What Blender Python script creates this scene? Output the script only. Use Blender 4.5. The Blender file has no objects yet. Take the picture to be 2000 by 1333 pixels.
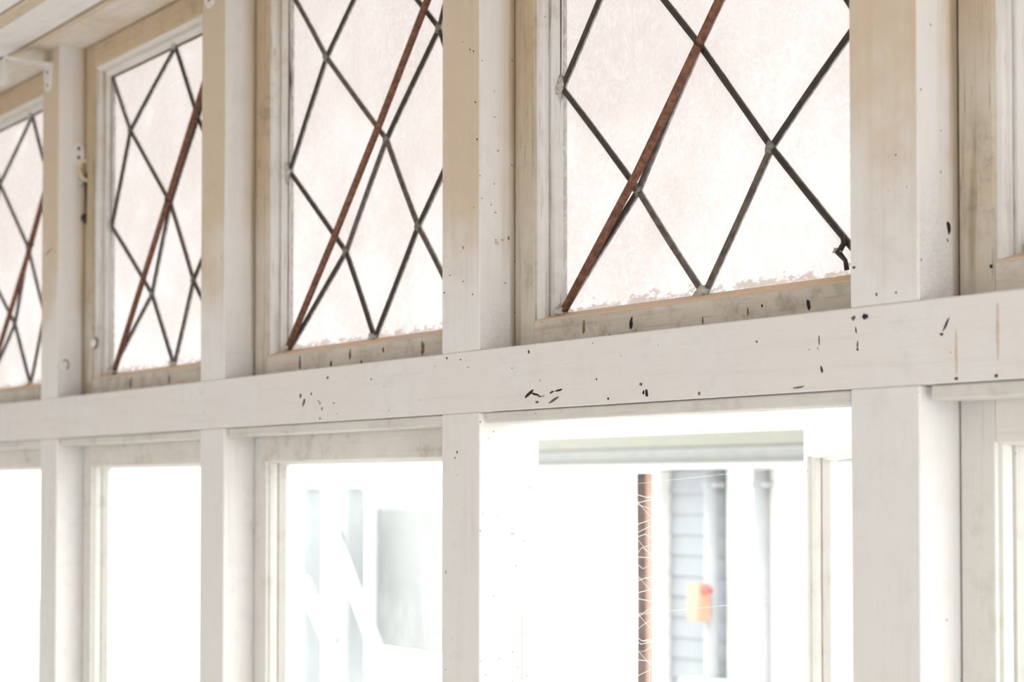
import bpy, bmesh, math, random
from mathutils import Vector, Matrix
random.seed(7)
scene = bpy.context.scene
COL = scene.collection

# ------------------------------------------------------------------ camera
FPX = 3499.04
cam_d = bpy.data.cameras.new('camera')
cam = bpy.data.objects.new('camera', cam_d)
COL.objects.link(cam)
cam.location = (3.09159, -1.13752, 1.6)
cam.rotation_euler = (math.radians(90 + 1.6304), 0, math.radians(55.04897))
cam_d.sensor_width = 36.0
cam_d.lens = FPX * 36.0 / 2000.0
cam_d.shift_x = 0.0
cam_d.shift_y = 187.65 / 2000.0
cam_d.clip_start = 0.02
cam_d.dof.use_dof = True
cam_d.dof.focus_distance = 1.85
cam_d.dof.aperture_fstop = 7.1
scene.camera = cam

# ------------------------------------------------------------------ sky and exposure
SKY = 4.15
world = bpy.data.worlds.new('overcast_sky')
scene.world = world
world.use_nodes = True
bg = world.node_tree.nodes['Background']
bg.inputs['Color'].default_value = (0.98, 0.993, 1.0, 1)
bg.inputs['Strength'].default_value = SKY
vs = scene.view_settings
vs.view_transform = 'Standard'
vs.look = 'None'
vs.gamma = 1.0
vs.use_curve_mapping = False
vs.exposure = -0.1
scene.cycles.max_bounces = 9
scene.cycles.transparent_max_bounces = 12
scene.cycles.sample_clamp_indirect = 8.0

# ------------------------------------------------------------------ measures (metres)
P = 0.66            # bay pitch
W = 0.0792          # post width
DEP = 0.084         # post depth
YS = 0.048          # inner face of the sashes
YG = 0.075          # glass plane
ZB, ZT = 1.6863, 1.7575   # transom
ZC = 2.377          # ceiling
ZSILL = 0.96
XL, XR = -0.66, 4.5      # room ends
YB = -2.7                 # opposite wall
MARKS=[(1.4964, 1.703, 0.00962, 0.00224, -25, 'dark'),(1.5089, 1.7019, 0.00952, 0.0014, 15, 'dark'),(1.5174, 1.6993, 0.00379, 0.00083, 0, 'dark'),(1.524, 1.6995, 0.00188, 0.00055, 0, 'dark'),(1.539, 1.7033, 0.00465, 0.0011, -15, 
'dark'),(1.5511, 1.7044, 0.00735, 0.0011, -8, 'dark'),(1.5418, 1.6944, 0.01017, 0.00176, -18, 'grey'),(1.5117, 1.6934, 0.00381, 0.00167, 0, 'grey'),(1.6995, 1.6952, 0.00242, 0.00462, 15, 'dark'),(1.6947, 1.696, 0.00162, 0.00257, -15, 
'dark'),(1.6906, 1.7044, 0.00244, 0.00206, 0, 'grey'),(1.6372, 1.6921, 0.00171, 0.00132, 0, 'dark'),(1.6174, 1.7132, 0.0013, 0.00107, 0, 'dark'),(0.9712, 1.7228, 0.00287, 0.00342, -20, 'dark'),(0.9813, 1.7149, 0.00285, 0.00409, -20, 
'dark'),(0.9785, 1.7109, 0.00214, 0.00273, 0, 'grey'),(1.001, 1.7243, 0.00183, 0.00237, -15, 'dark'),(1.0617, 1.7097, 0.00216, 0.00106, 0, 'dark'),(1.0248, 1.7112, 0.00207, 0.00202, 0, 'grey'),(1.0304, 1.7036, 0.00165, 0.00268, -15, 
'grey'),(1.025, 1.691, 0.00276, 0.00101, 0, 'dark'),(1.0453, 1.7437, 0.00273, 0.002, 0, 'dark'),(1.1567, 1.7362, 0.00252, 0.0009, 0, 'dark'),(1.0207, 1.714, 0.00139, 0.00135, 0, 'grey'),(1.9981, 1.7484, 0.00331, 0.00244, 0, 
'violet'),(1.9841, 1.7481, 0.00275, 0.00224, 0, 'grey'),(1.9871, 1.7376, 0.00073, 0.00357, 8, 'dark'),(1.9889, 1.7245, 0.00073, 0.00357, 0, 'dark'),(1.9888, 1.7205, 0.00158, 0.00134, 0, 'dark'),(2.0888, 1.7349, 0.00131, 0.00676, -30, 
'dark'),(2.0838, 1.7272, 0.0022, 0.00127, 0, 'dark'),(1.9451, 1.7055, 0.00166, 0.00365, 15, 'dark'),(1.7797, 1.6912, 0.00225, 0.00198, 0, 'brown'),(2.0993, 1.6896, 0.00194, 0.00151, 0, 'rust'),(2.1405, 1.6896, 0.00196, 0.00156, 0, 
'rust'),(2.0995, 1.7114, 0.0014, 0.01932, 0, 'tan'),(2.1423, 1.7223, 0.00165, 0.02461, 0, 'tan'),(1.4964, 1.749, 0.00154, 0.00225, 0, 'dark'),(1.8608, 1.7358, 0.00139, 0.00143, 0, 'grey'),(1.9421, 1.7317, 0.00089, 0.00549, 0, 
'grey'),(1.9159, 1.6909, 0.00784, 0.00093, -5, 'grey'),(1.3606, 1.7486, 0.00162, 0.00089, 0, 'dark'),(1.3312, 1.7521, 0.00166, 0.0018, 0, 'dark'),(1.3767, 1.7388, 0.00319, 0.00047, 0, 'grey'),(1.4641, 1.7328, 0.00129, 0.00074, 0, 
'grey'),(1.3869, 2.103, 0.00127, 0.00148, -20, 'dark'),(1.3795, 2.1063, 0.00107, 0.00119, 0, 'dark'),(1.3912, 2.043, 0.00148, 0.00142, 0, 'dark'),(1.3944, 1.9999, 0.00137, 0.00142, 0, 'dark'),(1.3658, 1.8782, 0.00108, 0.00202, 0, 
'dark'),(1.3851, 1.8224, 0.00127, 0.00118, 0, 'grey'),(1.3255, 1.8296, 0.00133, 0.00121, 0, 'dark'),(1.3659, 1.839, 0.00129, 0.00071, 0, 'dark'),(1.3532, 1.6414, 0.0013, 0.00178, 0, 'dark'),(1.3489, 1.6349, 0.00109, 0.00119, 0, 
'dark'),(1.3376, 1.8489, 0.00132, 0.00072, 0, 'dark'),(1.9851, 1.7924, 0.00183, 0.00134, 0, 'dark'),(2.0115, 1.7667, 0.00119, 0.00177, 0, 'grey'),(2.0338, 1.7661, 0.00116, 0.00105, 0, 'grey'),(2.0258, 1.8546, 0.00141, 0.0007, 0, 
'tan'),(2.0103, 1.8408, 0.00119, 0.00066, 0, 'tan'),(0.0334, 2.018, 0.0225, 0.00128, -14, 'grey'),]
RAILMARKS=[(1.5324, 1.7758, 0.00277, 0.00843, 0, 'brown'),(1.6146, 1.7735, 0.00302, 0.00705, 12, 'dark'),(1.8797, 1.7714, 0.0027, 0.00624, -15, 'dark'),(0.8784, 1.7739, 0.003, 0.01144, 0, 'brown'),(0.9673, 1.7681, 0.00254, 0.00486, 0, 
'dark'),(1.0187, 1.7768, 0.00273, 0.00819, 8, 'grey'),(1.2004, 1.7747, 0.00419, 0.00959, 0, 'brown'),(1.1048, 1.7781, 0.00231, 0.00331, -15, 'dark'),(1.0484, 1.7655, 0.00201, 0.0027, 0, 'dark'),(1.5778, 1.7642, 0.00116, 0.00072, 0, 
'dark'),(1.7959, 1.7714, 0.0011, 0.005, 0, 'grey'),(1.7294, 1.7675, 0.00117, 0.00464, 0, 'grey'),(1.8163, 1.7757, 0.00108, 0.00198, -15, 'dark'),(0.2873, 1.7752, 0.00428, 0.01025, 0, 'brown'),(0.441, 1.7727, 0.00392, 0.00736, 0, 
'brown'),(2.0958, 1.7859, 0.00162, 0.00215, -20, 'dark'),]

# ------------------------------------------------------------------ helpers
def link(o, parent=None):
    COL.objects.link(o)
    if parent: o.parent = parent
    return o

def tag(o, label=None, cat=None, group=None, kind=None):
    if label: o['label'] = label
    if cat: o['category'] = cat
    if group: o['group'] = group
    if kind: o['kind'] = kind
    return o

def empty(name, loc=(0, 0, 0), rz=0.0):
    o = bpy.data.objects.new(name, None)
    o.location = loc
    o.rotation_euler = (0, 0, rz)
    o.empty_display_size = 0.05
    return link(o)

def meshobj(name, bm, mat, parent=None, smooth=False):
    bmesh.ops.recalc_face_normals(bm, faces=bm.faces[:])
    me = bpy.data.meshes.new(name)
    bm.to_mesh(me)
    bm.free()
    if smooth:
        for p in me.polygons: p.use_smooth = True
    me.materials.append(mat)
    o = bpy.data.objects.new(name, me)
    link(o)
    if parent:
        o.parent = parent
        # every root is placed before its parts are added; parts are written in world space unless the root is moved
    return o

def box_bm(x0, x1, y0, y1, z0, z1, bev=0.0, bm=None, seg=1):
    bm2 = bmesh.new()
    v = [bm2.verts.new(p) for p in ((x0,y0,z0),(x1,y0,z0),(x1,y1,z0),(x0,y1,z0),(x0,y0,z1),(x1,y0,z1),(x1,y1,z1),(x0,y1,z1))]
    for f in ((0,3,2,1),(4,5,6,7),(0,1,5,4),(1,2,6,5),(2,3,7,6),(3,0,4,7)):
        bm2.faces.new([v[i] for i in f])
    if bev > 0:
        bmesh.ops.bevel(bm2, geom=bm2.edges[:], offset=bev, segments=seg, affect='EDGES', profile=0.5)
    if bm is None: return bm2
    me = bpy.data.meshes.new('t'); bm2.to_mesh(me); bm2.free(); bm.from_mesh(me); bpy.data.meshes.remove(me)
    return bm

def box(name, x0, x1, y0, y1, z0, z1, mat, parent=None, bev=0.0015):
    return meshobj(name, box_bm(x0, x1, y0, y1, z0, z1, bev), mat, parent)

def prism_bm(poly, a0, a1, mapf):
    """extrude a 2-D polygon between a0 and a1; mapf(u, v, a) -> xyz"""
    bm = bmesh.new()
    A = [bm.verts.new(mapf(u, v, a0)) for u, v in poly]
    B = [bm.verts.new(mapf(u, v, a1)) for u, v in poly]
    n = len(poly)
    bm.faces.new(A); bm.faces.new(B[::-1])
    for i in range(n):
        bm.faces.new((A[i], A[(i+1) % n], B[(i+1) % n], B[i]))
    return bm

def tube_bm(pts, r, n=8, bm=None, flat=None):
    """tube through pts (list of Vector); flat=(axis vector, scale) squashes the section along an axis"""
    bm = bm or bmesh.new()
    pts = [Vector(p) for p in pts]
    rings = []
    rr = r if isinstance(r, (list, tuple)) else [r] * len(pts)
    for i, p in enumerate(pts):
        if i == 0: t = pts[1] - p
        elif i == len(pts) - 1: t = p - pts[i-1]
        else: t = (pts[i+1] - p).normalized() + (p - pts[i-1]).normalized()
        t.normalize()
        ref = Vector((0, 1, 0)) if abs(t.y) < 0.9 else Vector((0, 0, 1))
        a = t.cross(ref).normalized(); b = t.cross(a).normalized()
        ring = []
        for k in range(n):
            an = 2 * math.pi * k / n
            off = a * math.cos(an) * rr[i] + b * math.sin(an) * rr[i]
            if flat: off.y *= flat
            ring.append(bm.verts.new(p + off))
        rings.append(ring)
    for i in range(len(rings) - 1):
        for k in range(n):
            bm.faces.new((rings[i][k], rings[i][(k+1) % n], rings[i+1][(k+1) % n], rings[i+1][k]))
    bm.faces.new(rings[0]); bm.faces.new(rings[-1][::-1])
    return bm

def lump_bm(c, sx, sy, sz, seed=0, amt=0.25, sub=2, bm=None):
    bm2 = bmesh.new()
    bmesh.ops.create_icosphere(bm2, subdivisions=sub, radius=1.0)
    rnd = random.Random(seed)
    ph = [rnd.uniform(0, 6) for _ in range(6)]
    for v in bm2.verts:
        d = 1 + amt * (math.sin(3*v.co.x + ph[0]) * math.sin(4*v.co.z + ph[1]) + 0.5 * math.sin(7*v.co.y + ph[2] + 5*v.co.x))
        v.co = Vector((c[0] + v.co.x*sx*d, c[1] + v.co.y*sy*d, c[2] + v.co.z*sz*d))
    return bm2

# ------------------------------------------------------------------ materials
def nt(name):
    m = bpy.data.materials.new(name)
    m.use_nodes = True
    t = m.node_tree
    t.nodes.clear()
    out = t.nodes.new('ShaderNodeOutputMaterial')
    return m, t, out

def N(t, typ, **kw):
    n = t.nodes.new(typ)
    for k, v in kw.items():
        if hasattr(n, k): setattr(n, k, v)
        else: n.inputs[k].default_value = v
    return n

def sock(t, node, name, src):
    t.links.new(src, node.inputs[name])

def mixcol(t, fac, a, b, blend='MIX'):
    n = t.nodes.new('ShaderNodeMix'); n.data_type = 'RGBA'; n.blend_type = blend
    for i, v in ((0, fac), (6, a), (7, b)):
        if hasattr(v, 'is_output'): t.links.new(v, n.inputs[i])
        elif i == 0: n.inputs[0].default_value = v
        else: n.inputs[i].default_value = (*v, 1)
    return n.outputs[2]

def math_(t, op, a, b=None, c=None, clamp=False):
    n = t.nodes.new('ShaderNodeMath'); n.operation = op; n.use_clamp = clamp
    for i, v in ((0, a), (1, b), (2, c)):
        if v is None: continue
        if hasattr(v, 'is_output'): t.links.new(v, n.inputs[i])
        else: n.inputs[i].default_value = v
    return n.outputs[0]

def rng(t, v, a, b, c=0.0, d=1.0, smooth=True):
    n = t.nodes.new('ShaderNodeMapRange'); n.clamp = True
    if smooth: n.interpolation_type = 'SMOOTHSTEP'
    t.links.new(v, n.inputs[0])
    for i, x in ((1, a), (2, b), (3, c), (4, d)): n.inputs[i].default_value = x
    return n.outputs[0]

def noise(t, vec, scale, detail=4.0, rough=0.55, dist=0.0):
    n = t.nodes.new('ShaderNodeTexNoise')
    n.inputs['Scale'].default_value = scale; n.inputs['Detail'].default_value = detail
    n.inputs['Roughness'].default_value = rough; n.inputs['Distortion'].default_value = dist
    t.links.new(vec, n.inputs['Vector'])
    return n.outputs[0]

def scaled(t, vec, s):
    n = t.nodes.new('ShaderNodeVectorMath'); n.operation = 'MULTIPLY'
    t.links.new(vec, n.inputs[0]); n.inputs[1].default_value = s
    return n.outputs[0]

def paint(name, grain='z', base=(0.775, 0.75, 0.727), tan=(0.64, 0.525, 0.385), stain=(1.80, 2.02), stain_amt=0.95,
          grime=0.25, grime_col=(0.30, 0.25, 0.18), streak=0.15, specks=0.5, rough=0.55, mildew=0.0, pale=(0.775, 0.757, 0.748)):
    """old oil paint: nicotine-tan toward the ceiling, wood grain ghosting, blotchy grime, fly specks"""
    m, t, out = nt(name)
    geo = t.nodes.new('ShaderNodeNewGeometry'); pos = geo.outputs['Position']
    sep = t.nodes.new('ShaderNodeSeparateXYZ'); t.links.new(pos, sep.inputs[0])
    sc = {'z': (1, 1, 0.045), 'x': (0.045, 1, 1), 'y': (1, 0.045, 1)}[grain]
    gv = scaled(t, pos, sc)
    n_f = noise(t, gv, 330, 3, 0.6)
    n_m = noise(t, gv, 80, 4, 0.6)
    n_b = noise(t, pos, 7, 4, 0.6)
    n_p = noise(t, pos, 38, 5, 0.7)
    col = mixcol(t, rng(t, n_b, 0.35, 0.7), base, pale)
    zz = math_(t, 'MULTIPLY_ADD', n_b, 0.45, sep.outputs[2])
    zz = math_(t, 'MULTIPLY_ADD', n_m, 0.12, zz)
    st = math_(t, 'MULTIPLY', rng(t, zz, stain[0] + 0.28, stain[1] + 0.28), stain_amt)
    # the room-facing sides took the smoke stain; the reveals only along the joint with the sash
    nrm = t.nodes.new('ShaderNodeSeparateXYZ'); t.links.new(geo.outputs['True Normal'], nrm.inputs[0])
    side = rng(t, math_(t, 'ABSOLUTE', nrm.outputs[0]), 0.6, 0.8)
    joint = rng(t, math_(t, 'MULTIPLY_ADD', n_m, 0.02, sep.outputs[1]), 0.034, 0.056)
    keep = math_(t, 'MULTIPLY_ADD', side, math_(t, 'MULTIPLY_ADD', joint, 0.85, -0.9), 1.0)
    st = math_(t, 'MULTIPLY', st, keep, None, True)
    col = mixcol(t, st, col, tan)
    col = mixcol(t, math_(t, 'MULTIPLY', rng(t, n_m, 0.5, 0.78), streak), col, (grime_col[0]*1.3, grime_col[1]*1.3, grime_col[2]*1.3))
    col = mixcol(t, math_(t, 'MULTIPLY', rng(t, n_f, 0.56, 0.75), streak*0.8), col, grime_col)
    gm = math_(t, 'MULTIPLY', rng(t, n_p, 0.45, 0.75), rng(t, n_b, 0.35, 0.65))
    col = mixcol(t, math_(t, 'MULTIPLY', gm, grime), col, grime_col)
    if mildew:   # darker brown along the joint between post and upper sash
        joint_band = rng(t, math_(t, 'MULTIPLY_ADD', n_m, 0.016, sep.outputs[1]), 0.047, 0.0565)
        pk = math_(t, 'MULTIPLY', math_(t, 'MULTIPLY', joint_band, side), rng(t, sep.outputs[2], ZT - 0.001, ZT + 0.001))
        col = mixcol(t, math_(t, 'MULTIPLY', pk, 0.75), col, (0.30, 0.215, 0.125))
    if mildew:   # mildew creeping up from the damp ledge of the transom along the joints
        n_w = noise(t, pos, 700, 4, 0.75)
        low = rng(t, math_(t, 'MULTIPLY_ADD', n_b, -0.16, sep.outputs[2]), 1.84, 1.66)
        up = rng(t, sep.outputs[2], ZT - 0.001, ZT + 0.001)
        mk = math_(t, 'MULTIPLY', math_(t, 'MULTIPLY', low, up), math_(t, 'MULTIPLY', side, rng(t, n_w, 0.35, 0.7)))
        col = mixcol(t, math_(t, 'MULTIPLY', mk, mildew), col, (0.24, 0.21, 0.165))
    if specks:
        vo = t.nodes.new('ShaderNodeTexVoronoi'); vo.inputs['Scale'].default_value = 85
        t.links.new(pos, vo.inputs['Vector'])
        cs = t.nodes.new('ShaderNodeSeparateColor'); t.links.new(vo.outputs['Color'], cs.inputs[0])
        sp = math_(t, 'MULTIPLY', rng(t, vo.outputs['Distance'], 0.13, 0.07), rng(t, cs.outputs[0], 0.90, 0.93))
        col = mixcol(t, math_(t, 'MULTIPLY', sp, specks), col, (0.10, 0.075, 0.05))
    n_s = noise(t, pos, 900, 3, 0.8)
    fine = math_(t, 'MULTIPLY', rng(t, n_s, 0.55, 0.75), 0.10 + 0.45 * grime)
    col = mixcol(t, fine, col, grime_col)
    b = N(t, 'ShaderNodeBsdfPrincipled', Roughness=rough)
    b.inputs['Specular IOR Level'].default_value = 0.25
    t.links.new(col, b.inputs['Base Color'])
    h = math_(t, 'MULTIPLY_ADD', n_f, 0.5, n_m)
    h = math_(t, 'MULTIPLY_ADD', n_p, 0.8, h)
    bp = N(t, 'ShaderNodeBump', Strength=0.18, Distance=0.0012)
    t.links.new(h, bp.inputs['Height']); t.links.new(bp.outputs[0], b.inputs['Normal'])
    t.links.new(b.outputs[0], out.inputs[0])
    return m

def plain(name, col, rough=0.6, var=0.15, scale=40, metal=0.0, col2=None, bump=0.2, spec=0.3, stretch=(1, 1, 1)):
    m, t, out = nt(name)
    geo = t.nodes.new('ShaderNodeNewGeometry')
    v = scaled(t, geo.outputs['Position'], stretch)
    n = noise(t, v, scale, 5, 0.65)
    c2 = col2 or tuple(c * (1 - var) for c in col)
    c = mixcol(t, rng(t, n, 0.35, 0.65), col, c2)
    b = N(t, 'ShaderNodeBsdfPrincipled', Roughness=rough, Metallic=metal)
    b.inputs['Specular IOR Level'].default_value = spec
    t.links.new(c, b.inputs['Base Color'])
    if bump:
        bp = N(t, 'ShaderNodeBump', Strength=bump, Distance=0.001)
        t.links.new(n, bp.inputs['Height']); t.links.new(bp.outputs[0], b.inputs['Normal'])
    t.links.new(b.outputs[0], out.inputs[0])
    return m

def textured_glass(name):
    """cathedral glass: pale pink-white, rippled; old paint smears along the bottom edge"""
    m, t, out = nt(name)
    geo = t.nodes.new('ShaderNodeNewGeometry'); pos = geo.outputs['Position']
    sep = t.nodes.new('ShaderNodeSeparateXYZ'); t.links.new(pos, sep.inputs[0])
    v = scaled(t, pos, (1, 1, 0.75))
    n1 = noise(t, v, 42, 2, 0.5, 3.2)
    n2 = noise(t, pos, 9, 3, 0.5)
    f = math_(t, 'MULTIPLY_ADD', n2, 0.9, math_(t, 'MULTIPLY', n1, 0.7))
    eave_tint = rng(t, sep.outputs[2], 1.84, 2.2, 0.0, 0.30)     # shade of the outside eave put into the glass colour, pinker upwards
    n3 = noise(t, scaled(t, pos, (1, 1, 0.8)), 85, 2, 0.5, 4.0)
    f = math_(t, 'MULTIPLY_ADD', n3, 0.55, math_(t, 'ADD', f, eave_tint))
    pink = rng(t, f, 0.86, 1.42)
    c = mixcol(t, pink, (0.285, 0.270, 0.262), (0.213, 0.187, 0.175))
    tr = t.nodes.new('ShaderNodeBsdfTransparent'); t.links.new(c, tr.inputs[0])
    tl = t.nodes.new('ShaderNodeBsdfTranslucent')
    tl.inputs[0].default_value = (0.45, 0.41, 0.39, 1)
    ms = N(t, 'ShaderNodeMixShader'); 
    t.links.new(rng(t, n1, 0.3, 0.75, 0.18, 0.42), ms.inputs[0])
    t.links.new(tr.outputs[0], ms.inputs[1]); t.links.new(tl.outputs[0], ms.inputs[2])
    gl = N(t, 'ShaderNodeBsdfGlossy', Roughness=0.12)
    bp = N(t, 'ShaderNodeBump', Strength=0.5, Distance=0.003)
    t.links.new(n1, bp.inputs['Height']); t.links.new(bp.outputs[0], gl.inputs['Normal'])
    ms2 = N(t, 'ShaderNodeMixShader'); ms2.inputs[0].default_value = 0.035
    t.links.new(ms.outputs[0], ms2.inputs[1]); t.links.new(gl.outputs[0], ms2.inputs[2])
    # paint smears: lie within about 14 mm of the bottom putty line, ragged
    sm = noise(t, scaled(t, pos, (1, 1, 2.2)), 75, 4, 0.65)
    z = math_(t, 'MULTIPLY_ADD', sm, 0.05, math_(t, 'MULTIPLY', sep.outputs[2], -1.0))
    mask = rng(t, z, 0.029 - 1.810, 0.036 - 1.810, 0.0, 0.6)
    pd = N(t, 'ShaderNodeBsdfDiffuse'); pd.inputs[0].default_value = (0.72, 0.60, 0.52, 1)
    ms3 = N(t, 'ShaderNodeMixShader')
    t.links.new(mask, ms3.inputs[0]); t.links.new(ms2.outputs[0], ms3.inputs[1]); t.links.new(pd.outputs[0], ms3.inputs[2])
    t.links.new(ms3.outputs[0], out.inputs[0])
    return m

def clear_glass(name):
    m, t, out = nt(name)
    geo = t.nodes.new('ShaderNodeNewGeometry'); pos = geo.outputs['Position']
    n1 = noise(t, scaled(t, pos, (1, 1, 0.35)), 30, 5, 0.7)
    tr = N(t, 'ShaderNodeBsdfTransparent'); tr.inputs[0].default_value = (0.95, 0.965, 0.955, 1)
    tl = N(t, 'ShaderNodeBsdfTranslucent'); tl.inputs[0].default_value = (0.8, 0.8, 0.78, 1)
    ms = N(t, 'ShaderNodeMixShader'); t.links.new(rng(t, n1, 0.45, 0.8, 0.03, 0.16), ms.inputs[0])
    t.links.new(tr.outputs[0], ms.inputs[1]); t.links.new(tl.outputs[0], ms.inputs[2])
    gl = N(t, 'ShaderNodeBsdfGlossy', Roughness=0.02)
    fr = N(t, 'ShaderNodeFresnel', IOR=1.35)
    ms2 = N(t, 'ShaderNodeMixShader'); t.links.new(math_(t, 'MULTIPLY', fr.outputs[0], 0.5), ms2.inputs[0])
    t.links.new(ms.outputs[0], ms2.inputs[1]); t.links.new(gl.outputs[0], ms2.inputs[2])
    t.links.new(ms2.outputs[0], out.inputs[0])
    return m

M = {}
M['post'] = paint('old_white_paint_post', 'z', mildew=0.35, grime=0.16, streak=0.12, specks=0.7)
M['transom'] = paint('old_white_paint_transom', 'x', stain_amt=0.0, grime=0.14, streak=0.13, specks=0.6, base=(0.77, 0.737, 0.705))
M['bead'] = paint('old_white_paint_bead', 'x', stain_amt=0.0, grime=0.4, streak=0.3, specks=0.7, base=(0.70, 0.675, 0.635), pale=(0.64, 0.615, 0.575))
M['stile_u'] = paint('dirty_white_paint_stile', 'z', base=(0.62, 0.57, 0.49), tan=(0.55, 0.43, 0.29), stain=(1.8, 2.1), grime=0.9, streak=0.85, specks=0.8, grime_col=(0.26, 0.21, 0.14), pale=(0.56, 0.50, 0.41))
M['rail_u'] = paint('dirty_white_paint_rail', 'x', base=(0.70, 0.65, 0.57), tan=(0.62, 0.48, 0.31), stain=(1.95, 2.2), grime=0.8, streak=0.55, specks=0.9, grime_col=(0.27, 0.22, 0.15), pale=(0.6, 0.55, 0.47))
M['mould_u'] = paint('white_paint_moulding', 'z', base=(0.76, 0.74, 0.72), tan=(0.68, 0.58, 0.45), stain=(2.1, 2.35), stain_amt=0.6, grime=0.45, streak=0.95, specks=0.5, grime_col=(0.36, 0.31, 0.25), pale=(0.72, 0.69, 0.65))
M['mould_ux'] = paint('white_paint_head_moulding', 'x', base=(0.84, 0.81, 0.78), tan=(0.74, 0.62, 0.46), stain=(2.2, 2.5), stain_amt=0.5, grime=0.3, streak=0.3, specks=0.4, pale=(0.82, 0.79, 0.75))
M['putty'] = plain('tan_putty', (0.72, 0.52, 0.34), 0.7, 0.25, 60, col2=(0.62, 0.50, 0.40), stretch=(0.15, 1, 1))
M['stile_l'] = paint('white_paint_lower_stile', 'z', stain_amt=0, base=(0.72, 0.705, 0.665), grime=0.32, streak=0.2, specks=0.4, pale=(0.71, 0.695, 0.65))
M['rail_l'] = paint('white_paint_lower_rail', 'x', stain_amt=0, base=(0.78, 0.75, 0.68), grime=0.55, streak=0.25, specks=0.5, pale=(0.72, 0.69, 0.62), grime_col=(0.36, 0.33, 0.27))
M['ceiling'] = paint('ceiling_paint', 'x', base=(0.94, 0.93, 0.925), pale=(0.93, 0.90, 0.875), tan=(0.72, 0.58, 0.42), stain=(2.35, 2.65), stain_amt=0.3, grime=0.15, streak=0.1, specks=0.2)
M['ceiling_edge'] = paint('stained_ceiling_paint', 'x', base=(0.90, 0.88, 0.85), pale=(0.82, 0.73, 0.62), tan=(0.72, 0.58, 0.42), stain=(2.2, 2.5), stain_amt=0.45, grime=0.35, streak=0.3, specks=0.2, grime_col=(0.42, 0.30, 0.18))
M['ceil_strip'] = paint('ceiling_strip_paint', 'x', base=(0.72, 0.60, 0.45), pale=(0.68, 0.55, 0.40), stain_amt=0, grime=0.35, streak=0.3, specks=0.2)
M['glass_u'] = textured_glass('rippled_glass')
M['glass_l'] = clear_glass('clear_glass')
M['lead'] = plain('dark_lead', (0.060, 0.045, 0.034), 0.55, 0.4, 120, col2=(0.035, 0.026, 0.02), spec=0.4)
M['lead_grey'] = plain('grey_lead', (0.15, 0.12, 0.10), 0.55, 0.4, 120, col2=(0.075, 0.06, 0.05), spec=0.4)
M['solder'] = plain('grey_solder', (0.30, 0.28, 0.25), 0.6, 0.5, 300, col2=(0.16, 0.15, 0.13))
M['rust'] = plain('rusty_iron', (0.27, 0.125, 0.070), 0.75, 0.5, 160, col2=(0.13, 0.058, 0.042), bump=0.7)
M['lumps'] = plain('old_putty_lump', (0.62, 0.58, 0.54), 0.8, 0.4, 250, col2=(0.42, 0.38, 0.34), bump=0.6)
M['dark'] = plain('dark_chip', (0.028, 0.018, 0.014), 0.8, 0.3, 200)
M['grey'] = plain('grey_chip', (0.17, 0.145, 0.115), 0.8, 0.4, 300)
M['brown'] = plain('brown_drip', (0.28, 0.19, 0.11), 0.8, 0.5, 260, col2=(0.12, 0.075, 0.04))
M['rustspot'] = plain('rust_spot', (0.16, 0.06, 0.025), 0.8, 0.5, 300)
M['tan'] = plain('tan_drip', (0.66, 0.57, 0.47), 0.7, 0.2, 120)
M['violet'] = plain('blue_black_pin', (0.02, 0.015, 0.035), 0.5, 0.2, 100)
M['bracket'] = plain('white_enamel', (0.82, 0.78, 0.72), 0.4, 0.1, 60)
M['brass'] = plain('painted_brass', (0.62, 0.47, 0.24), 0.5, 0.4, 180, col2=(0.66, 0.60, 0.48), bump=0.6)
M['iron'] = plain('black_iron', (0.045, 0.03, 0.024), 0.55, 0.4, 150)
M['web'] = plain('cobweb_silk', (0.9, 0.86, 0.82), 0.7, 0.05, 50, bump=0)
M['plaster'] = plain('room_plaster', (0.80, 0.78, 0.76), 0.8, 0.06, 6)
M['boards'] = plain('floor_boards', (0.82, 0.79, 0.76), 0.6, 0.12, 12, stretch=(0.1, 1, 1))
# outdoors
M['gravel'] = plain('pale_ground', (0.74, 0.73, 0.71), 0.9, 0.2, 9)
M['siding'] = plain('pale_blue_siding', (0.37, 0.395, 0.41), 0.7, 0.06, 10)
M['ext_white'] = plain('white_trim', (0.84, 0.83, 0.81), 0.7, 0.03, 5)
M['ext_brown'] = plain('dark_brown_trim', (0.060, 0.040, 0.034), 0.7, 0.5, 14, col2=(0.125, 0.085, 0.072))
M['ext_peach'] = plain('peach_trim', (0.40, 0.25, 0.19), 0.7, 0.1, 6)
M['pipe'] = plain('grey_pipe', (0.47, 0.49, 0.505), 0.5, 0.12, 8)
M['fascia'] = plain('weathered_fascia', (0.27, 0.27, 0.215), 0.6, 0.12, 30, col2=(0.25, 0.255, 0.22))
M['gutter'] = plain('weathered_gutter', (0.255, 0.26, 0.235), 0.6, 0.16, 30, col2=(0.225, 0.235, 0.23))
M['orange'] = plain('orange_plastic', (0.66, 0.40, 0.28), 0.5, 0.1, 20)
M['red'] = plain('red_plastic', (0.52, 0.17, 0.16), 0.5, 0.1, 20)
M['ext_pale'] = plain('pale_blue_timber', (0.37, 0.395, 0.405), 0.7, 0.08, 5)
M['ext_panel'] = plain('pale_grey_panel', (0.34, 0.35, 0.345), 0.7, 0.06, 3)
M['soffit'] = plain('peach_soffit', (0.66, 0.50, 0.43), 0.8, 0.06, 4)
COLS = {'dark': 'dark', 'grey': 'grey', 'brown': 'brown', 'rust': 'rustspot', 'tan': 'tan', 'violet': 'violet'}

# ------------------------------------------------------------------ room shell
def structure(name, x0, x1, y0, y1, z0, z1, mat, label, cat, bev=0.0):
    o = box(name, x0, x1, y0, y1, z0, z1, mat, None, bev)
    return tag(o, label, cat, kind='structure')

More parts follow.
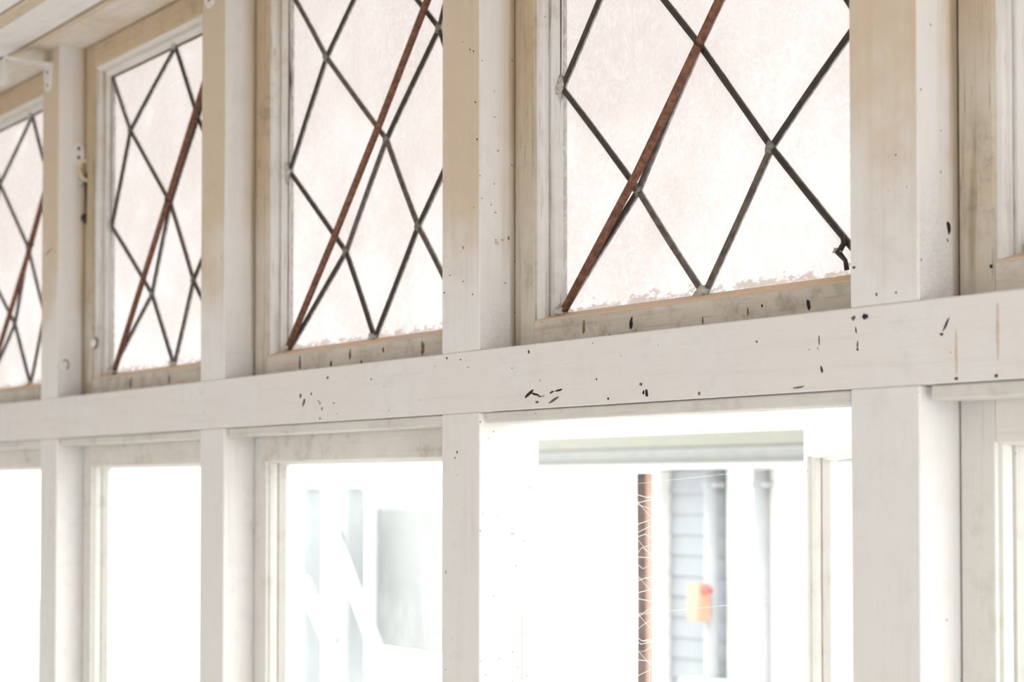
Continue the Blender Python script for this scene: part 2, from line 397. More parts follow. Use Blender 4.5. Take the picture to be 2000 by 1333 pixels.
floor_ = empty('floor'); tag(floor_, 'wooden board floor of the sunroom', 'floor', kind='structure')
nb = 26
for i in range(nb):
    y0 = YB + (0.0 - YB) * i / nb; y1 = YB + (0.0 - YB) * (i + 1) / nb
    box('plank', XL, XR, y0 + 0.001, y1 - 0.001, -0.03, 0.0, M['boards'], floor_, 0.001)
structure('wall_left', XL - 0.12, XL, YB, 0.084, -0.03, ZC + 0.05, M['plaster'], 'plain pale end wall beyond the far windows', 'wall')
wr = empty('wall_right'); tag(wr, 'end wall of the sunroom behind the camera with one wide opening added to let in sky light', 'wall', kind='structure')
RY0, RY1, RZ0, RZ1 = -1.9, -0.06, 0.2, 2.32  # unseen opening, made up and sized to light the post reveals
box('parapet', XR, XR + 0.12, YB, DEP, -0.03, RZ0, M['plaster'], wr, 0)
box('lintel', XR, XR + 0.12, YB, DEP, RZ1, ZC + 0.05, M['plaster'], wr, 0)
box('pier', XR, XR + 0.12, YB, RY0, RZ0, RZ1, M['plaster'], wr, 0)
box('pier', XR, XR + 0.12, RY1, DEP, RZ0, RZ1, M['plaster'], wr, 0)
# opposite wall: piers and a low parapet around three made-up openings for sky fill
wb = empty('wall_back'); tag(wb, 'opposite wall of the sunroom with three wide openings added to let in sky light', 'wall', kind='structure')
BZ0, BZ1 = 0.05, 1.3
box('parapet', XL, XR, YB - 0.12, YB, -0.03, BZ0, M['plaster'], wb, 0)
box('lintel', XL, XR, YB - 0.12, YB, BZ1, ZC + 0.05, M['plaster'], wb, 0)
for x in (XL, 0.95, 2.6, XR - 0.2):
    box('pier', x, x + 0.2, YB - 0.12, YB, BZ0, BZ1, M['plaster'], wb, 0)
for x0, x1, z1 in ((1.15, 2.6, 0.60), (2.8, XR - 0.2, 0.25)):  # added panels, cut down the sky light from these openings
    box('light_trim_panel', x0, x1, YB - 0.12, YB, z1, BZ1, M['plaster'], wb, 0)

# ceiling: beaded boards running along the window wall
ceil = empty('ceiling', (0, 0, 0)); tag(ceil, 'painted board ceiling with dark joints running along the windows', 'ceiling', kind='structure')
edges = [0.0480, -0.0445]
y = -0.0445
box('strip', XL, XR, -0.0405, -0.0315, ZC - 0.0025, ZC + 0.01, M['ceil_strip'], ceil, 0.0025)
# first board reaches over the posts to the sash heads
box('plank', XL, XR, -0.0318, 0.0475, ZC, ZC + 0.02, M['ceiling_edge'], ceil, 0.003)
while y > YB + 0.02:
    y2 = max(y - 0.0785, YB); y3 = max(y2 - 0.028, YB)
    box('plank', XL, XR, y2 + 0.001, y - 0.0025, ZC, ZC + 0.02, M['ceiling'], ceil, 0.003)
    if y3 < y2 - 0.01:
        box('strip', XL, XR, y3 + 0.0012, y2 - 0.0005, ZC - 0.0025, ZC + 0.018, M['ceil_strip'], ceil, 0.0025)
    y = y3
structure('roof', XL - 0.3, XR + 0.3, YB - 0.4, 0.20, ZC + 0.03, ZC + 0.09, M['ext_white'], 'unseen flat roof slab over the sunroom, added to block light', 'roof')  # unseen slab, added to block light above the thin ceiling boards

# ------------------------------------------------------------------ window wall framework
wall = empty('wall_front'); tag(wall, 'white painted timber window wall of posts and one long transom', 'wall', kind='structure')
NB = 5
for k in range(-1, NB):
    x0 = k * P
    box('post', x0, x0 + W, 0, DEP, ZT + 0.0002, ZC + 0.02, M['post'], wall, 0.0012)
    box('post', x0, x0 + W, 0, DEP, 0.0, ZB - 0.0002, M['post'], wall, 0.0012)
x_end = (NB - 1) * P + W
transom = box('transom', XL, x_end, 0.0, DEP, ZB, ZT, M['transom'], wall, 0.0012)
box('blank_panel', x_end, XR, 0.0, DEP, 0.0, ZC + 0.02, M['post'], wall, 0.0)
box('sill', XL, x_end, -0.05, DEP + 0.05, ZSILL - 0.035, ZSILL, M['transom'], wall, 0.004)
box('head', XL, x_end, 0.0485, DEP, ZC - 0.0005, ZC + 0.03, M['rail_u'], wall, 0)
for k in range(-1, NB - 1):
    n = 5
    for i in range(n):   # boarded dado below the sill
        a = k * P + W + (P - W) * i / n; b = k * P + W + (P - W) * (i + 1) / n
        box('dado_board', a + 0.0005, b - 0.0005, 0.012, 0.04, 0.0, ZSILL - 0.035, M['stile_l'], wall, 0.002)
    # stop bead under the transom, cut a little short of the left post
    x1 = k * P + W
    box('stop_bead', x1 + 0.0098, (k + 1) * P - 0.0015, 0.003, 0.0455, 1.6733, ZB - 0.0006, M['bead'], wall, 0.0014)
    box('stop_bead', x1 + 0.0005, (k + 1) * P - 0.0005, 0.030, 0.0455, ZSILL, ZSILL + 0.012, M['bead'], wall, 0.001)

def chip(name, X, Z, hx, hz, ang, key, Y, parent, seed, th=0.00035):
    rnd = random.Random(seed)
    n = 10
    a = math.radians(ang)
    bm = bmesh.new()
    top, bot = [], []
    for i in range(n):
        t_ = 2 * math.pi * i / n
        r = rnd.uniform(0.72, 1.2)
        u, v = hx * math.cos(t_) * r, hz * math.sin(t_) * r
        x, z = u * math.cos(a) + v * math.sin(a), -u * math.sin(a) + v * math.cos(a)
        top.append(bm.verts.new((X + x * 0.9, Y - th, Z + z * 0.9)))
        bot.append(bm.verts.new((X + x, Y + 0.0004, Z + z)))
    bm.faces.new(top); bm.faces.new(bot[::-1])
    for i in range(n): bm.faces.new((top[i], top[(i+1) % n], bot[(i+1) % n], bot[i]))
    return meshobj(name, bm, M[COLS[key]], parent)

KIND = {'dark': 'paint_chip', 'grey': 'scuff', 'brown': 'drip', 'rust': 'rusty_nail', 'tan': 'drip_stain', 'violet': 'push_pin'}
posts = {}
for o in list(COL.objects):
    if o.name.startswith('post'):
        me = o.data; xs = [v.co.x for v in me.vertices]; zs = [v.co.z for v in me.vertices]
        posts[(round(min(xs) / P), min(zs) > 1.0)] = o
for i, (X, Z, hx, hz, ang, key) in enumerate(MARKS):
    if Z > ZT or Z < ZB: par = posts[(int((X + 0.001) // P), Z > ZT)]
    else: par = transom
    chip(KIND[key], X, Z, hx, hz, -ang if hz > hx else ang, key, 0.0, par, i, 0.0012 if key in ('violet',) else 0.00035)

def side_chip(name, Y, Z, hy, hz, key, X, parent, seed, tilt=0.12):
    rnd = random.Random(seed); n = 10
    bm = bmesh.new(); top, bot = [], []
    for i in range(n):
        t_ = 2 * math.pi * i / n; r = rnd.uniform(0.7, 1.25)
        u, v = hy * math.cos(t_) * r, hz * math.sin(t_) * r
        top.append(bm.verts.new((X + 0.0004, Y + u * 0.9 - v * tilt * (name != 'crack'), Z + v * 0.9)))
        bot.append(bm.verts.new((X - 0.0004, Y + u - v * tilt * (name != 'crack'), Z + v)))
    bm.faces.new(top); bm.faces.new(bot[::-1])
    for i in range(n): bm.faces.new((top[i], top[(i+1) % n], bot[(i+1) % n], bot[i]))
    return meshobj(name, bm, M[COLS[key]], parent)
side_chip('paint_chip', 0.0376, 1.8216, 0.0030, 0.0060, 'dark', 3*P + W, posts[(3, True)], 3)
side_chip('paint_chip', 0.0360, 1.8110, 0.0013, 0.0016, 'brown', 3*P + W, posts[(3, True)], 4)
side_chip('paint_chip', 0.0240, 1.8815, 0.0030, 0.0026, 'tan', 2*P + W, posts[(2, True)], 5)
side_chip('paint_chip', 0.0403, 1.8883, 0.0016, 0.0021, 'brown', 2*P + W, posts[(2, True)], 6)
side_chip('crack', 0.0597, 1.415, 0.0011, 0.05, 'tan', 2*P + W, posts[(2, False)], 8)

# ------------------------------------------------------------------ upper leaded windows
PROF = [(0, .048), (.0375, .048), (.0375, .0520), (.0425, .0535), (.0450, .0580), (.0450, .0635), (.0432, .0638), (.0432, .0652), (.0485, .0655), (.0580, .0735), (.0580, .080), (.040, .084), (0, .084)]
def stretch(prof, a, b):
    """a: width of the flat part, b: width to the glass"""
    return [((u if u == 0 else a if u == .0375 else a + (u - .0375) * (b - a) / .0205) if u != .040 else a, v) for u, v in prof]

def split_member(name, prof, a0, a1, mapf, parent, mat_flat, mat_mould):
    """flat face and moulding of a sash member are two pieces: member > moulding"""
    flat = [p for p in prof if p[0] <= prof[1][0] + 1e-6]
    flat = [(0, .048), (prof[1][0], .048), (prof[1][0], .084), (0, .084)]
    mem = meshobj(name, prism_bm(flat, a0, a1, mapf), mat_flat, parent)
    a = prof[1][0]
    mould = [(a, prof[2][1])] + [p for p in prof[3:11]] + [(a, .082)]
    mo = meshobj('moulding', prism_bm(mould, a0, a1, mapf), mat_mould, mem)
    bv = mem.modifiers.new('bev', 'BEVEL'); bv.width = 0.001; bv.segments = 1; bv.limit_method = 'ANGLE'
    return mem

def came_seg(a, b, half, parent, mat, name='lead_came'):
    """H-section lead strip between two nodes of the lattice"""
    a = Vector((a[0], YG, a[1])); b = Vector((b[0], YG, b[1]))
    n = 7
    rnd = random.Random(int((a.x * 917 + b.z * 3511) * 1000))
    bow = rnd.uniform(-0.0012, 0.0012)
    d = (b - a).normalized(); side = Vector((-d.z, 0, d.x))
    bm = bmesh.new(); rings = []
    for i in range(n):
        s = i / (n - 1)
        c = a.lerp(b, s) + side * (bow * math.sin(math.pi * s))
        hw = half * (1 + rnd.uniform(-0.06, 0.06))
        sec = [(-hw, 0.0012), (-hw * 0.8, -0.0022), (-hw * 0.3, -0.0032), (hw * 0.3, -0.0032), (hw * 0.8, -0.0022), (hw, 0.0012), (hw * 0.6, 0.0035), (-hw * 0.6, 0.0035)]
        rings.append([bm.verts.new(c + side * u + Vector((0, v, 0))) for u, v in sec])
    m = len(rings[0])
    for i in range(n - 1):
        for k in range(m):
            bm.faces.new((rings[i][k], rings[i][(k+1) % m], rings[i+1][(k+1) % m], rings[i+1][k]))
    bm.faces.new(rings[0]); bm.faces.new(rings[-1][::-1])
    return meshobj(name, bm, mat, parent)

GZ0, GZM, GZ1 = 1.7985, 2.057, 2.3195
def lattice(k):
    gl, gr = (k - 1) * P + W + 0.058, k * P - 0.058
    gm = (gl + gr) / 2; q1 = (gl + gm) / 2; q3 = (gm + gr) / 2
    za, zb = (GZ0 + GZM) / 2, (GZM + GZ1) / 2
    n = {(0,0):(gl,GZ0),(2,0):(gm,GZ0),(4,0):(gr,GZ0),(0,2):(gl,GZM),(2,2):(gm,GZM),(4,2):(gr,GZM),(0,4):(gl,GZ1),(2,4):(gm,GZ1),(4,4):(gr,GZ1),
         (1,1):(q1,za),(3,1):(q3,za),(1,3):(q1,zb),(3,3):(q3,zb)}
    off = {3: {(2,0):(1.7017,GZ0),(1,1):(1.5946,1.9207),(2,2):(1.6957,2.0578),(3,1):(1.802,1.9348),(1,3):(1.566,2.192),(4,0):(1.922,1.812),(4,2):(1.922,2.036)},
           2: {(2,0):(1.0383,GZ0),(1,1):(0.9609,1.9231),(2,2):(1.0676,2.0607),(3,1):(1.1471,1.9358),(1,3):(0.9047,2.2019),(3,3):(1.1964,2.1812),(2,4):(1.043,GZ1)},
           1: {(2,0):(0.4002,GZ0),(1,1):(0.3111,1.9226),(2,2):(0.3829,2.0655),(3,1):(0.4726,1.9303),(1,3):(0.2169,2.2122),(2,4):(0.3996,GZ1)}}
    off[0] = {key: (v[0] - P, v[1]) for key, v in off[1].items()}
    n.update({key: v for key, v in off.get(k, {}).items()})
    return n, gl, gr

SEGS = [((0,0),(1,1)),((1,1),(2,2)),((2,2),(3,3)),((3,3),(4,4)),((2,0),(3,1)),((3,1),(4,2)),((0,2),(1,3)),((1,3),(2,4)),
        ((0,2),(1,1)),((1,1),(2,0)),((0,4),(1,3)),((1,3),(2,2)),((2,2),(3,1)),((3,1),(4,0)),((2,4),(3,3)),((3,3),(4,2))]
CELLS = [[(1,1),(2,0),(3,1),(2,2)],[(1,3),(2,2),(3,3),(2,4)],[(0,2),(1,1),(2,2),(1,3)],[(2,2),(3,1),(4,2),(3,3)],
         [(0,0),(2,0),(1,1)],[(2,0),(4,0),(3,1)],[(0,4),(1,3),(2,4)],[(2,4),(3,3),(4,4)],
         [(0,0),(1,1),(0,2)],[(0,2),(1,3),(0,4)],[(4,0),(4,2),(3,1)],[(4,2),(4,4),(3,3)]]
RODS = {3: [(1.4700,.066,1.7985),(1.6065,.064,1.9373),(1.7068,.064,2.0556),(1.815,.064,2.185),(1.915,.064,2.312)],
        2: [(0.8080,.066,1.7985),(0.9434,.064,1.9397),(1.0663,.064,2.0780),(1.1859,.064,2.2177),(1.268,.064,2.312)],
        1: [(0.1720,.066,1.7985),(0.3914,.064,2.0609),(0.5137,.064,2.2107),(0.597,.064,2.312)],
        0: [(-0.487,.066,1.7985),(-0.4032,.064,1.8834),(-0.2341,.064,2.0637),(-0.1807,.064,2.1305),(-0.06,.064,2.285)],
        4: [(2.128,.066,1.7985),(2.36,.064,2.055),(2.575,.064,2.312)]}
ULAB = ['leaded diamond-pane window cut by the left picture edge, below the white hooked bracket',
        'leaded diamond-pane window beside the black iron hook, its whole head showing under the ceiling',
        'leaded diamond-pane window whose thin rusty bar leans away from the lattice crossings',
        'widest leaded diamond-pane window, above the open casement, its rusty bar wired to the lattice',
        'leaded window at the right picture edge, only its grimy tan stile and moulding showing']
for b in range(-1, NB - 1):
    x1, x2 = b * P + W, (b + 1) * P
    key = b + 1      # 0 = far left bay ... 4 = bay at the right edge
    win = empty('window_%d' % (key + 1), ((x1 + x2) / 2, YS, ZT))
    tag(win, ULAB[key], 'window', kind='structure')
    inv = Matrix.Translation(-win.location)
    before = set(COL.objects)
    g = 0.0022
    for xa, xb in ((x1 + 0.0004, x1 + 0.012), (x2 - 0.012, x2 - 0.0004)):
        box('leak_stop', xa, xb, 0.0842, 0.094, ZT + 0.001, ZC, M['stile_u'], win, 0.001)  # added strip, keeps daylight from leaking through the sash gap
    split_member('stile', PROF, ZT + 0.0005, ZC - 0.001, lambda u, v, a: (x1 + g + u, v, a), win, M['stile_u'], M['mould_u'])
    split_member('stile', PROF, ZT + 0.0005, ZC - 0.001, lambda u, v, a: (x2 - g - u, v, a), win, M['stile_u'], M['mould_u'])
    split_member('top_rail', stretch(PROF, .0395, .0570), x1 + 0.0375 + g, x2 - 0.0375 - g, lambda u, v, a: (a, v, ZC - 0.001 - u), win, M['rail_u'], M['mould_ux'])
    # bottom rail with a tan putty bevel up to the glass
    rail = meshobj('bottom_rail', prism_bm([(ZT+.0005, .0484), (1.7885, .0484), (1.7885, .082), (ZT+.0005, .084)], x1 + 0.0377 + g, x2 - 0.0377 - g, lambda u, v, a: (a, v, u)), M['rail_u'], win)
    bv = rail.modifiers.new('bev', 'BEVEL'); bv.width = 0.001; bv.segments = 1
    meshobj('putty_bevel', prism_bm([(1.7884, .0494), (1.7905, .0494), (1.7985, .0725), (1.7985, .0735), (1.7884, .0735)], x1 + 0.0377 + g, x2 - 0.0377 - g, lambda u, v, a: (a, v, u)), M['putty'], rail)
    n, gl, gr = lattice(key)
    # panes
    for ci, cell in enumerate(CELLS):
        pts = [(gr, GZ0) if c == (4, 0) else n[c] for c in cell]
        bm = bmesh.new()
        dy = random.Random(ci * 7 + key).uniform(-0.0006, 0.0006)
        f_ = [bm.verts.new((p[0], YG + dy, p[1])) for p in pts]
        bm.faces.new(f_)
        meshobj('pane', bm, M['glass_u'], win)
    # lead cames
    for (a, c) in SEGS:
        lead = M['lead_grey'] if random.Random(a[0]*31 + c[1]*17 + a[1]*5 + key).random() < 0.3 else M['lead']
        came_seg(n[a], n[c], 0.0034, win, lead)
    for a, c in (((0,0),(0,2)),((0,2),(0,4)),((4,0),(4,2)),((4,2),(4,4)),((0,4),(2,4)),((2,4),(4,4))):
        vert = a[0] == c[0]
        came_seg(n[a], n[c], 0.0016 if vert else 0.0011, win, M['lead'] if vert else M['brown'], 'edge_came')
    for c in ((1,1),(2,2),(3,1),(1,3),(3,3)):
        meshobj('solder_joint', lump_bm((n[c][0], YG - 0.0022, n[c][1]), 0.0060, 0.0022, 0.0066, seed=c[0]*9 + c[1] + key, amt=0.3), M['solder'], win, True)
    for c, sx, sz in (((0,2), .006, .013), ((2,0), .010, .007), ((0,0), .009, .007), ((2,4), .009, .006), ((4,0), .006, .010)):
        meshobj('putty_lump', lump_bm((n[c][0], YG - 0.004, n[c][1]), sx, 0.004, sz, seed=c[0]*5 + c[1]*3 + key, amt=0.5), M['lumps'], win, True)
    rod = meshobj('saddle_bar', tube_bm(RODS[key], 0.0047, 12), M['rust'], win, True)
    r0 = RODS[key][0]
    meshobj('putty_lump', lump_bm((r0[0] - 0.001, r0[1] - 0.002, r0[2] + 0.001), 0.0085, 0.0065, 0.0065, seed=21 + key, amt=0.45), M['lumps'], win, True)
    if key in (0, 1, 3):
        c = n[(2, 2)]
        d = Vector((0.66, 0, 0.75)).normalized(); e = Vector((-d.z, 0, d.x))
        best = min((Vector(RODS[key][i]).lerp(Vector(RODS[key][i + 1]), s / 20) for i in range(len(RODS[key]) - 1) for s in range(21)), key=lambda p: abs(p.z - c[1]))
        bm = tube_bm([best + e * (0.0053*math.cos(i*0.6)) + Vector((0, 0.0053*math.sin(i*0.6), 0)) + d * (i - 12) * 0.0002 for i in range(24)] + [Vector((c[0], YG - 0.004, c[1]))], 0.0008, 6)
        meshobj('tie_wire', bm, M['lead'], win, True)
    if key == 3:   # twisted lead end at the right edge of the glass
        meshobj('lead_end', tube_bm([(1.901, .071, 1.838), (1.905, .069, 1.828), (1.899, .068, 1.820), (1.906, .070, 1.812), (1.907, .071, 1.803)], [.0022, .0028, .0036, .0022, .0026], 7), M['lead'], win, True)
        meshobj('putty_lump', lump_bm((1.8985, .068, 1.8225), .0055, .003, .003, seed=4, amt=0.5), M['lumps'], win, True)
    # marks on the bottom rail
    for i, (X, Z, hx, hz, ang, kc) in enumerate(RAILMARKS):
        if x1 < X < x2:
            chip(KIND[kc], X, Z, hx, hz, ang, kc, 0.0484 if X > x1 + 0.0395 else 0.048, rail, 100 + i)
    for o in set(COL.objects) - before:
        if o.parent is win: o.data.transform(inv)
        elif o.parent and o.parent.parent is win: o.data.transform(inv)

# ------------------------------------------------------------------ lower clear windows
LLAB = ['clear lower window cut by the left picture edge, under the far left leaded window',
        'narrow clear lower window under the leaded window with the black hook, blank white outside',
        'closed clear lower window with pale posts and a grey panel seen faintly outside',
        'casement swung open outward on the right post, its free stile standing in daylight',
        'clear lower window at the right picture edge, mostly wide dirty stile and top rail']
for b in range(-1, NB - 1):
    key = b + 1
    x1, x2 = b * P + W, (b + 1) * P
    opened = key == 3
    piv = (x2 - 0.001, DEP, ZSILL + 0.003)
    win = empty('window_%d' % (key + 6), piv if opened else ((x1 + x2) / 2, YS, ZSILL + 0.003), math.radians(-37.8) if opened else 0.0)
    tag(win, LLAB[key], 'window', kind='structure')
    inv = Matrix.Translation(-Vector(win.location))
    before = set(COL.objects)
    g = 0.0020
    if not opened:
        for xa, xb in ((x1 + 0.0004, x1 + 0.012), (x2 - 0.012, x2 - 0.0004)):
            box('leak_stop', xa, xb, 0.0842, 0.094, ZSILL + 0.001, ZB, M['stile_l'], win, 0.001)  # same added strip against daylight in the gap of closed sashes
    ztop, zbot = ZB - 0.0015, ZSILL + 0.003
    sp = stretch(PROF, .0370, .0510)
    split_member('stile', sp, zbot, ztop, lambda u, v, a: (x1 + g + u, v, a), win, M['stile_l'], M['stile_l'])
    split_member('stile', sp, zbot, ztop, lambda u, v, a: (x2 - g - u, v, a), win, M['stile_l'], M['stile_l'])
    split_member('top_rail', stretch(PROF, .0470, .0520), x1 + 0.0372 + g, x2 - 0.0372 - g, lambda u, v, a: (a, v, ztop - u), win, M['rail_l'], M['stile_l'])
    split_member('bottom_rail', stretch(PROF, .0600, .0720), x1 + 0.0372 + g, x2 - 0.0372 - g, lambda u, v, a: (a, v, zbot + u), win, M['rail_l'], M['stile_l'])
    bm = bmesh.new()
    bm.faces.new([bm.verts.new(p) for p in ((x1 + .05, YG, zbot + .07), (x2 - .05, YG, zbot + .07), (x2 - .05, YG, ztop - .051), (x1 + .05, YG, ztop - .051))])
    meshobj('pane', bm, M['glass_l'], win)
    for o in set(COL.objects) - before:
        o.data.transform(inv)

# ------------------------------------------------------------------ small fittings
def curtain_bracket(loc, label):
    r = empty('curtain_bracket', loc)
    tag(r, label, 'bracket', 'curtain brackets on the posts')
    # back plate: a round-ended tongue screwed to the post
    poly = [(-.0195, .008), (.0195, .008), (.0195, -.010), (.0175, -.030), (.012, -.040), (0, -.0435), (-.010, -.040), (-.0155, -.030), (-.0195, -.010)]
    bm = prism_bm(poly, -0.003, 0.0, lambda u, v, a: (u, a, v))
    bmesh.ops.bevel(bm, geom=bm.edges[:], offset=0.0007, segments=1, affect='EDGES')
    plate = meshobj('back_plate', bm, M['bracket'], r)
    for z in (-0.008, -0.031):
        bm = bmesh.new(); bmesh.ops.create_uvsphere(bm, u_segments=10, v_segments=6, radius=0.0026)
        for v in bm.verts: v.co = Vector((v.co.x, v.co.y * 0.5 - 0.003, v.co.z + z))
        meshobj('screw', bm, M['dark'], plate)
    bm = box_bm(-.017, .017, -.088, -.001, .0015, .0075, 0.0012)
    arm = meshobj('arm', bm, M['bracket'], r)
    bm = prism_bm([(-.088, .007), (-.084, .007), (-.083, -.028), (-.076, -.036), (-.079, -.041), (-.088, -.036)], -.014, .014, lambda u, v, a: (a, u, v))
    meshobj('hook', bm, M['bracket'], arm)
    return r
curtain_bracket((0.0290, 0.0, 2.3460), 'white metal curtain bracket with a hooked arm on the far left post')
curtain_bracket((0.6890, 0.0, 2.3500), 'white metal curtain bracket cut by the top picture edge, only its screwed tongue showing')

# window hook on the side of the far left post
hk = empty('window_hook', (W, 0.0455, 2.188))
tag(hk, 'black iron window hook hanging from a rough brass eye plate', 'hook')
X0 = 0.0
bm = prism_bm([(.011*math.cos(i*math.pi/6) , .020*math.sin(i*math.pi/6)) for i in range(12)], -0.0004, 0.0022, lambda u, v, a: (a, u - .010, v))
pl = meshobj('eye_plate', bm, M['bracket'], hk)
for z in (0.010, -0.006):
    meshobj('screw', lump_bm((0.0026, -0.010, z), 0.0018, 0.0030, 0.0036, seed=3, amt=0.2, sub=1), M['dark'], pl)
ring = [(0.006 + 0.004*math.sin(i*0.8), 0.003 + 0.0115*math.cos(i*2*math.pi/14), -0.029 + 0.018*math.sin(i*2*math.pi/14)) for i in range(15)]
meshobj('eye', tube_bm(ring, 0.0038, 8), M['brass'], hk, True)
meshobj('knuckle', lump_bm((0.005, -0.006, -0.047), 0.004, 0.0055, 0.009, seed=5, amt=0.4), M['lumps'], hk, True)
meshobj('hook_bar', tube_bm([(0.006, 0.004, -0.034), (0.0065, 0.006, -0.048), (0.0065, 0.007, -0.075), (0.0065, 0.0075, -0.105)], [0.0034, 0.0062, 0.0062, 0.0060], 8), M['iron'], hk, True)
meshobj('hook_tip', lump_bm((0.0062, 0.0045, -0.113), 0.0050, 0.0100, 0.0095, seed=9, amt=0.3), M['iron'], hk, True)

# glass-headed stud on the sash stile and an old screw plug in the post
st = empty('stud', (0.1235, 0.0515, 1.8525))
tag(st, 'small pale round stud low on the stile of the leaded window beside the hook', 'stud')
bm = bmesh.new(); bmesh.ops.create_uvsphere(bm, u_segments=14, v_segments=10, radius=0.0085)
for v in bm.verts: v.co = Vector((v.co.x, v.co.y * 0.6 - 0.003, v.co.z))
meshobj('head', bm, M['bracket'], st, True)
bm = bmesh.new(); bmesh.ops.create_cone(bm, segments=14, radius1=0.0098, radius2=0.0098, depth=0.002, cap_ends=True)
for v in bm.verts: v.co = Vector((v.co.x, v.co.z - 0.0005, v.co.y))
meshobj('collar', bm, M['grey'], st)
pg = empty('screw_plug', (W, 0.0135, 1.8163))
tag(pg, 'round painted-over screw plug low on the side of the far left post', 'plug')
bm = bmesh.new(); bmesh.ops.create_cone(bm, segments=16, radius1=0.0105, radius2=0.009, depth=0.003, cap_ends=True)
for v in bm.verts: v.co = Vector((v.co.z + 0.0008, v.co.x * 0.8, v.co.y))
meshobj('disc', bm, M['post'], pg)
bm = tube_bm([(0.0024, 0.006*math.cos(a*0.5 - 1.2), 0.0085*math.sin(a*0.5 - 1.2) - 0.001) for a in range(8)], 0.0011, 6)
meshobj('worn_rim', bm, M['grey'], pg)

# ------------------------------------------------------------------ cobweb in the open window
# strung between the post's reveal and the free stile of the open casement
A_ = Vector((2*P + W, 0.075, 0.0))
E_ = Vector((1.979 - 0.577 * math.cos(math.radians(37.8)), DEP + 0.577 * math.sin(math.radians(37.8)), 0.0))
rw = random.Random(11)
bm = bmesh.new()
def wp(s, z): 
    p = A_.lerp(E_, s); p.z = z; return p
S0, S1 = 0.335, 0.405
zs = [1.595 - i * 0.0112 + rw.uniform(-0.005, 0.005) for i in range(25)]
for i, z in enumerate(zs):
    mid = 0.5 + 0.25 * math.sin(i * 0.7) + rw.uniform(-.1, .1)
    sm = S0 + (S1 - S0) * mid
    dz = rw.uniform(-0.006, 0.006)
    tube_bm([wp(S0, z + rw.uniform(-.008, .004)), wp(sm, z + dz), wp(S1, z + rw.uniform(-.004, .010))], 0.00032, 4, bm)
    if i % 3 == 0:
        tube_bm([wp(sm, z + dz), wp(S1, zs[min(i+1, 24)] + rw.uniform(-.006, .006))], 0.00028, 4, bm)
    if i % 4 == 1:
        tube_bm([wp(S0, z), wp(S0 + (S1 - S0) * .6, z - 0.018), wp(S1, z - 0.022)], 0.00028, 4, bm)
# frame threads
for s, a, c in ((S0, 1.62, 1.30), (S0 + (S1 - S0) * .55, 1.56, 1.33), (S1, 1.60, 1.31)):
    tube_bm([wp(s, a), wp(s + 0.004, (a + c) / 2), wp(s, c)], 0.00028, 4, bm)
for z0, z1, z2 in ((1.615, 1.605, 1.63), (1.46, 1.45, 1.47), (1.33, 1.32, 1.30)):
    tube_bm([wp(0.0, z0), wp(S0, z1), wp(S1, z1 + 0.003), wp(0.985, z2)], 0.00014, 4, bm)
cw = meshobj('cobweb', bm, M['web'])
tag(cw, 'torn white cobweb strung across the open lower casement', 'cobweb')

# ------------------------------------------------------------------ outdoors
g = structure('ground', -14, 10, 0.10, 22, -0.45, -0.35, M['gravel'], 'pale bleached ground outside the windows', 'ground')
g2 = structure('garden_ground', -14, 10, -16, YB - 0.13, -0.45, -0.35, M['gravel'], 'pale ground outside the opposite wall', 'ground')

# neighbouring outbuilding, 2 m beyond the window wall
ob = empty('outbuilding', (-0.45, 2.0, -0.35))
tag(ob, 'sun-bleached outbuilding with pale blue boards seen through the open casement', 'building')
def part(name, x0, x1, y0, y1, z0, z1, mat, bev=0.004, parent=ob, root=None):
    o = box(name, x0, x1, y0, y1, z0, z1, mat, parent, bev)
    o.data.transform(Matrix.Translation(-Vector((root or ob).location)))
    return o
z = -0.34
while z < 1.62:
    poly = [(2.0, z), (2.007, z + 0.062), (2.03, z + 0.062), (2.03, z)]
    o = meshobj('siding_board', prism_bm(poly, -0.660, -0.410, lambda u, v, a: (a, u, v)), M['siding'], ob)
    o.data.transform(Matrix.Translation(-ob.location))
    z += 0.055
part('back_wall', -0.66, 1.6, 2.035, 2.1, -0.34, 1.66, M['ext_white'])
part('brown_post', -0.762, -0.712, 1.97, 2.06, -0.34, 1.643, M['ext_brown'])
part('peach_trim', -0.713, -0.678, 1.965, 2.06, -0.34, 1.643, M['ext_peach'])
part('corner_board', -0.678, -0.652, 1.96, 2.06, -0.34, 1.65, M['ext_white'])
part('wide_board', -0.412, -0.262, 1.990, 2.04, -0.34, 1.65, M['ext_white'])
part('wide_board', -0.260, 1.6, 1.985, 2.04, -0.34, 1.65, M['ext_white'])
for x in (-0.443, -0.255):
    o = meshobj('downpipe', tube_bm([(x, 1.966, -0.34), (x, 1.966, 1.0), (x, 1.966, 1.655)], 0.019, 14), M['pipe'], ob, True)
    o.data.transform(Matrix.Translation(-ob.location))
    for zz in (1.60, 0.9):
        part('pipe_clip', x - 0.027, x + 0.027, 1.955, 1.995, zz, zz + 0.016, M['pipe'])
# low ledge the pipes run down to
part('ledge', -0.50, -0.30, 1.90, 1.99, 1.085, 1.105, M['ext_white'])
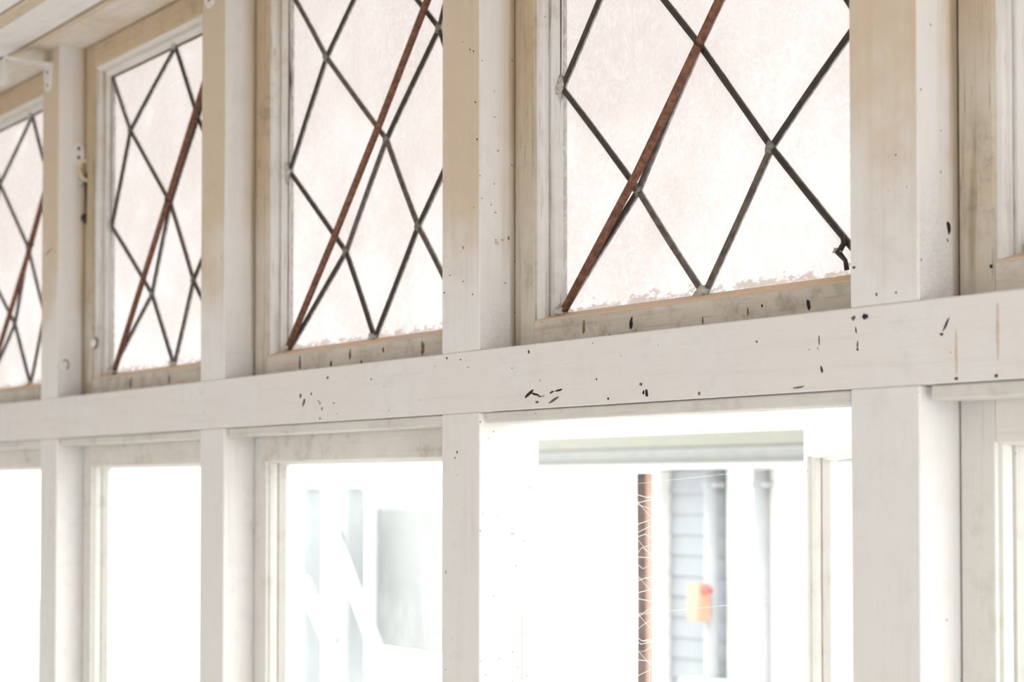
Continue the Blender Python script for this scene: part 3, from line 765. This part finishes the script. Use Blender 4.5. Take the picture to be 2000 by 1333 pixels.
# eaves gutter: front face and flat underside
part('fascia', -1.46, 1.6, 1.862, 1.985, 1.704, 1.742, M['fascia'], 0.004)
part('gutter', -1.46, 1.6, 1.856, 1.985, 1.667, 1.706, M['gutter'], 0.012)
part('soffit_board', -1.46, 1.6, 1.90, 2.05, 1.650, 1.668, M['ext_white'])
rf = meshobj('roof', prism_bm([(1.865, 1.742), (3.4, 2.18), (3.4, 2.22), (1.865, 1.757)], -1.5, 1.65, lambda u, v, a: (a, u, v)), M['ext_white'], ob)
rf.data.transform(Matrix.Translation(-ob.location))
for x in (-1.2, -0.82, -0.44, -0.25, 0.3, 0.7, 1.1):
    o = meshobj('roof_seam', prism_bm([(1.87, 1.756), (3.4, 2.219), (3.4, 2.240), (1.87, 1.777)], x - .012, x + .012, lambda u, v, a: (a, u, v)), M['pipe'], rf)
    o.data.transform(Matrix.Translation(-ob.location))
o = part('roof_edge_strip', -1.50, -1.10, 1.850, 1.864, 1.757, 1.767, M['red'], 0.002)

bx_ = empty('tap_box', (-0.435, 1.93, 1.256)); tag(bx_, 'small orange plastic box with a red knob on the grey downpipe', 'box')
part('case', -0.462, -0.412, 1.895, 1.940, 1.256, 1.352, M['orange'], 0.006, bx_, bx_)
o = meshobj('knob', tube_bm([(-0.425, 1.915, 1.338), (-0.395, 1.915, 1.338), (-0.385, 1.915, 1.336)], [0.012, 0.011, 0.007], 12), M['red'], bx_, True)
o.data.transform(Matrix.Translation(-bx_.location))

# pale timber garden frame seen through the closed lower window
tf = empty('garden_pergola', (-2.5, 2.0, -0.35)); tag(tf, 'pale weathered timber pergola with a diagonal white brace outside the closed window', 'pergola')
for x0, x1 in ((-2.745, -2.655), (-2.43, -2.345)):
    part('upright', x0, x1, 1.96, 2.04, -0.34, 1.60, M['ext_pale'], 0.006, tf, tf)
part('crossbar', -2.85, -1.75, 1.975, 2.03, 1.60, 1.64, M['ext_white'], 0.005, tf, tf)
for (xa, za, xb, zb_) in ((-2.62, 1.27, -2.42, 1.05), (-2.40, 1.44, -1.90, 0.80)):
    o = meshobj('brace', tube_bm([(xa, 1.94, za), (xb, 1.94, zb_)], 0.028, 4), M['ext_white'], tf)
    o.data.transform(Matrix.Translation(-tf.location))
gp = empty('garden_screen', (-2.05, 2.1, -0.35)); tag(gp, 'pale grey garden screen panel behind the timber frame', 'screen')
part('panel', -2.42, -1.96, 2.12, 2.15, 1.04, 1.535, M['ext_panel'], 0.01, gp, gp)
for x in (-2.44, -1.965):
    part('leg', x, x + 0.03, 2.11, 2.16, -0.34, 1.55, M['ext_white'], 0.004, gp, gp)
lb = empty('leaning_prop', (-5.5, 2.0, -0.35)); tag(lb, 'pale slanting timber prop faintly visible outside the far left lower window', 'prop')
o = meshobj('beam', tube_bm([(-5.95, 2.0, 1.42), (-5.40, 2.0, 0.75), (-4.7, 2.0, -0.34)], 0.07, 4), M['ext_pale'], lb)
o.data.transform(Matrix.Translation(-lb.location))
box_ = part('foot', -4.85, -4.55, 1.9, 2.1, -0.35, -0.30, M['ext_pale'], 0.01, lb, lb)
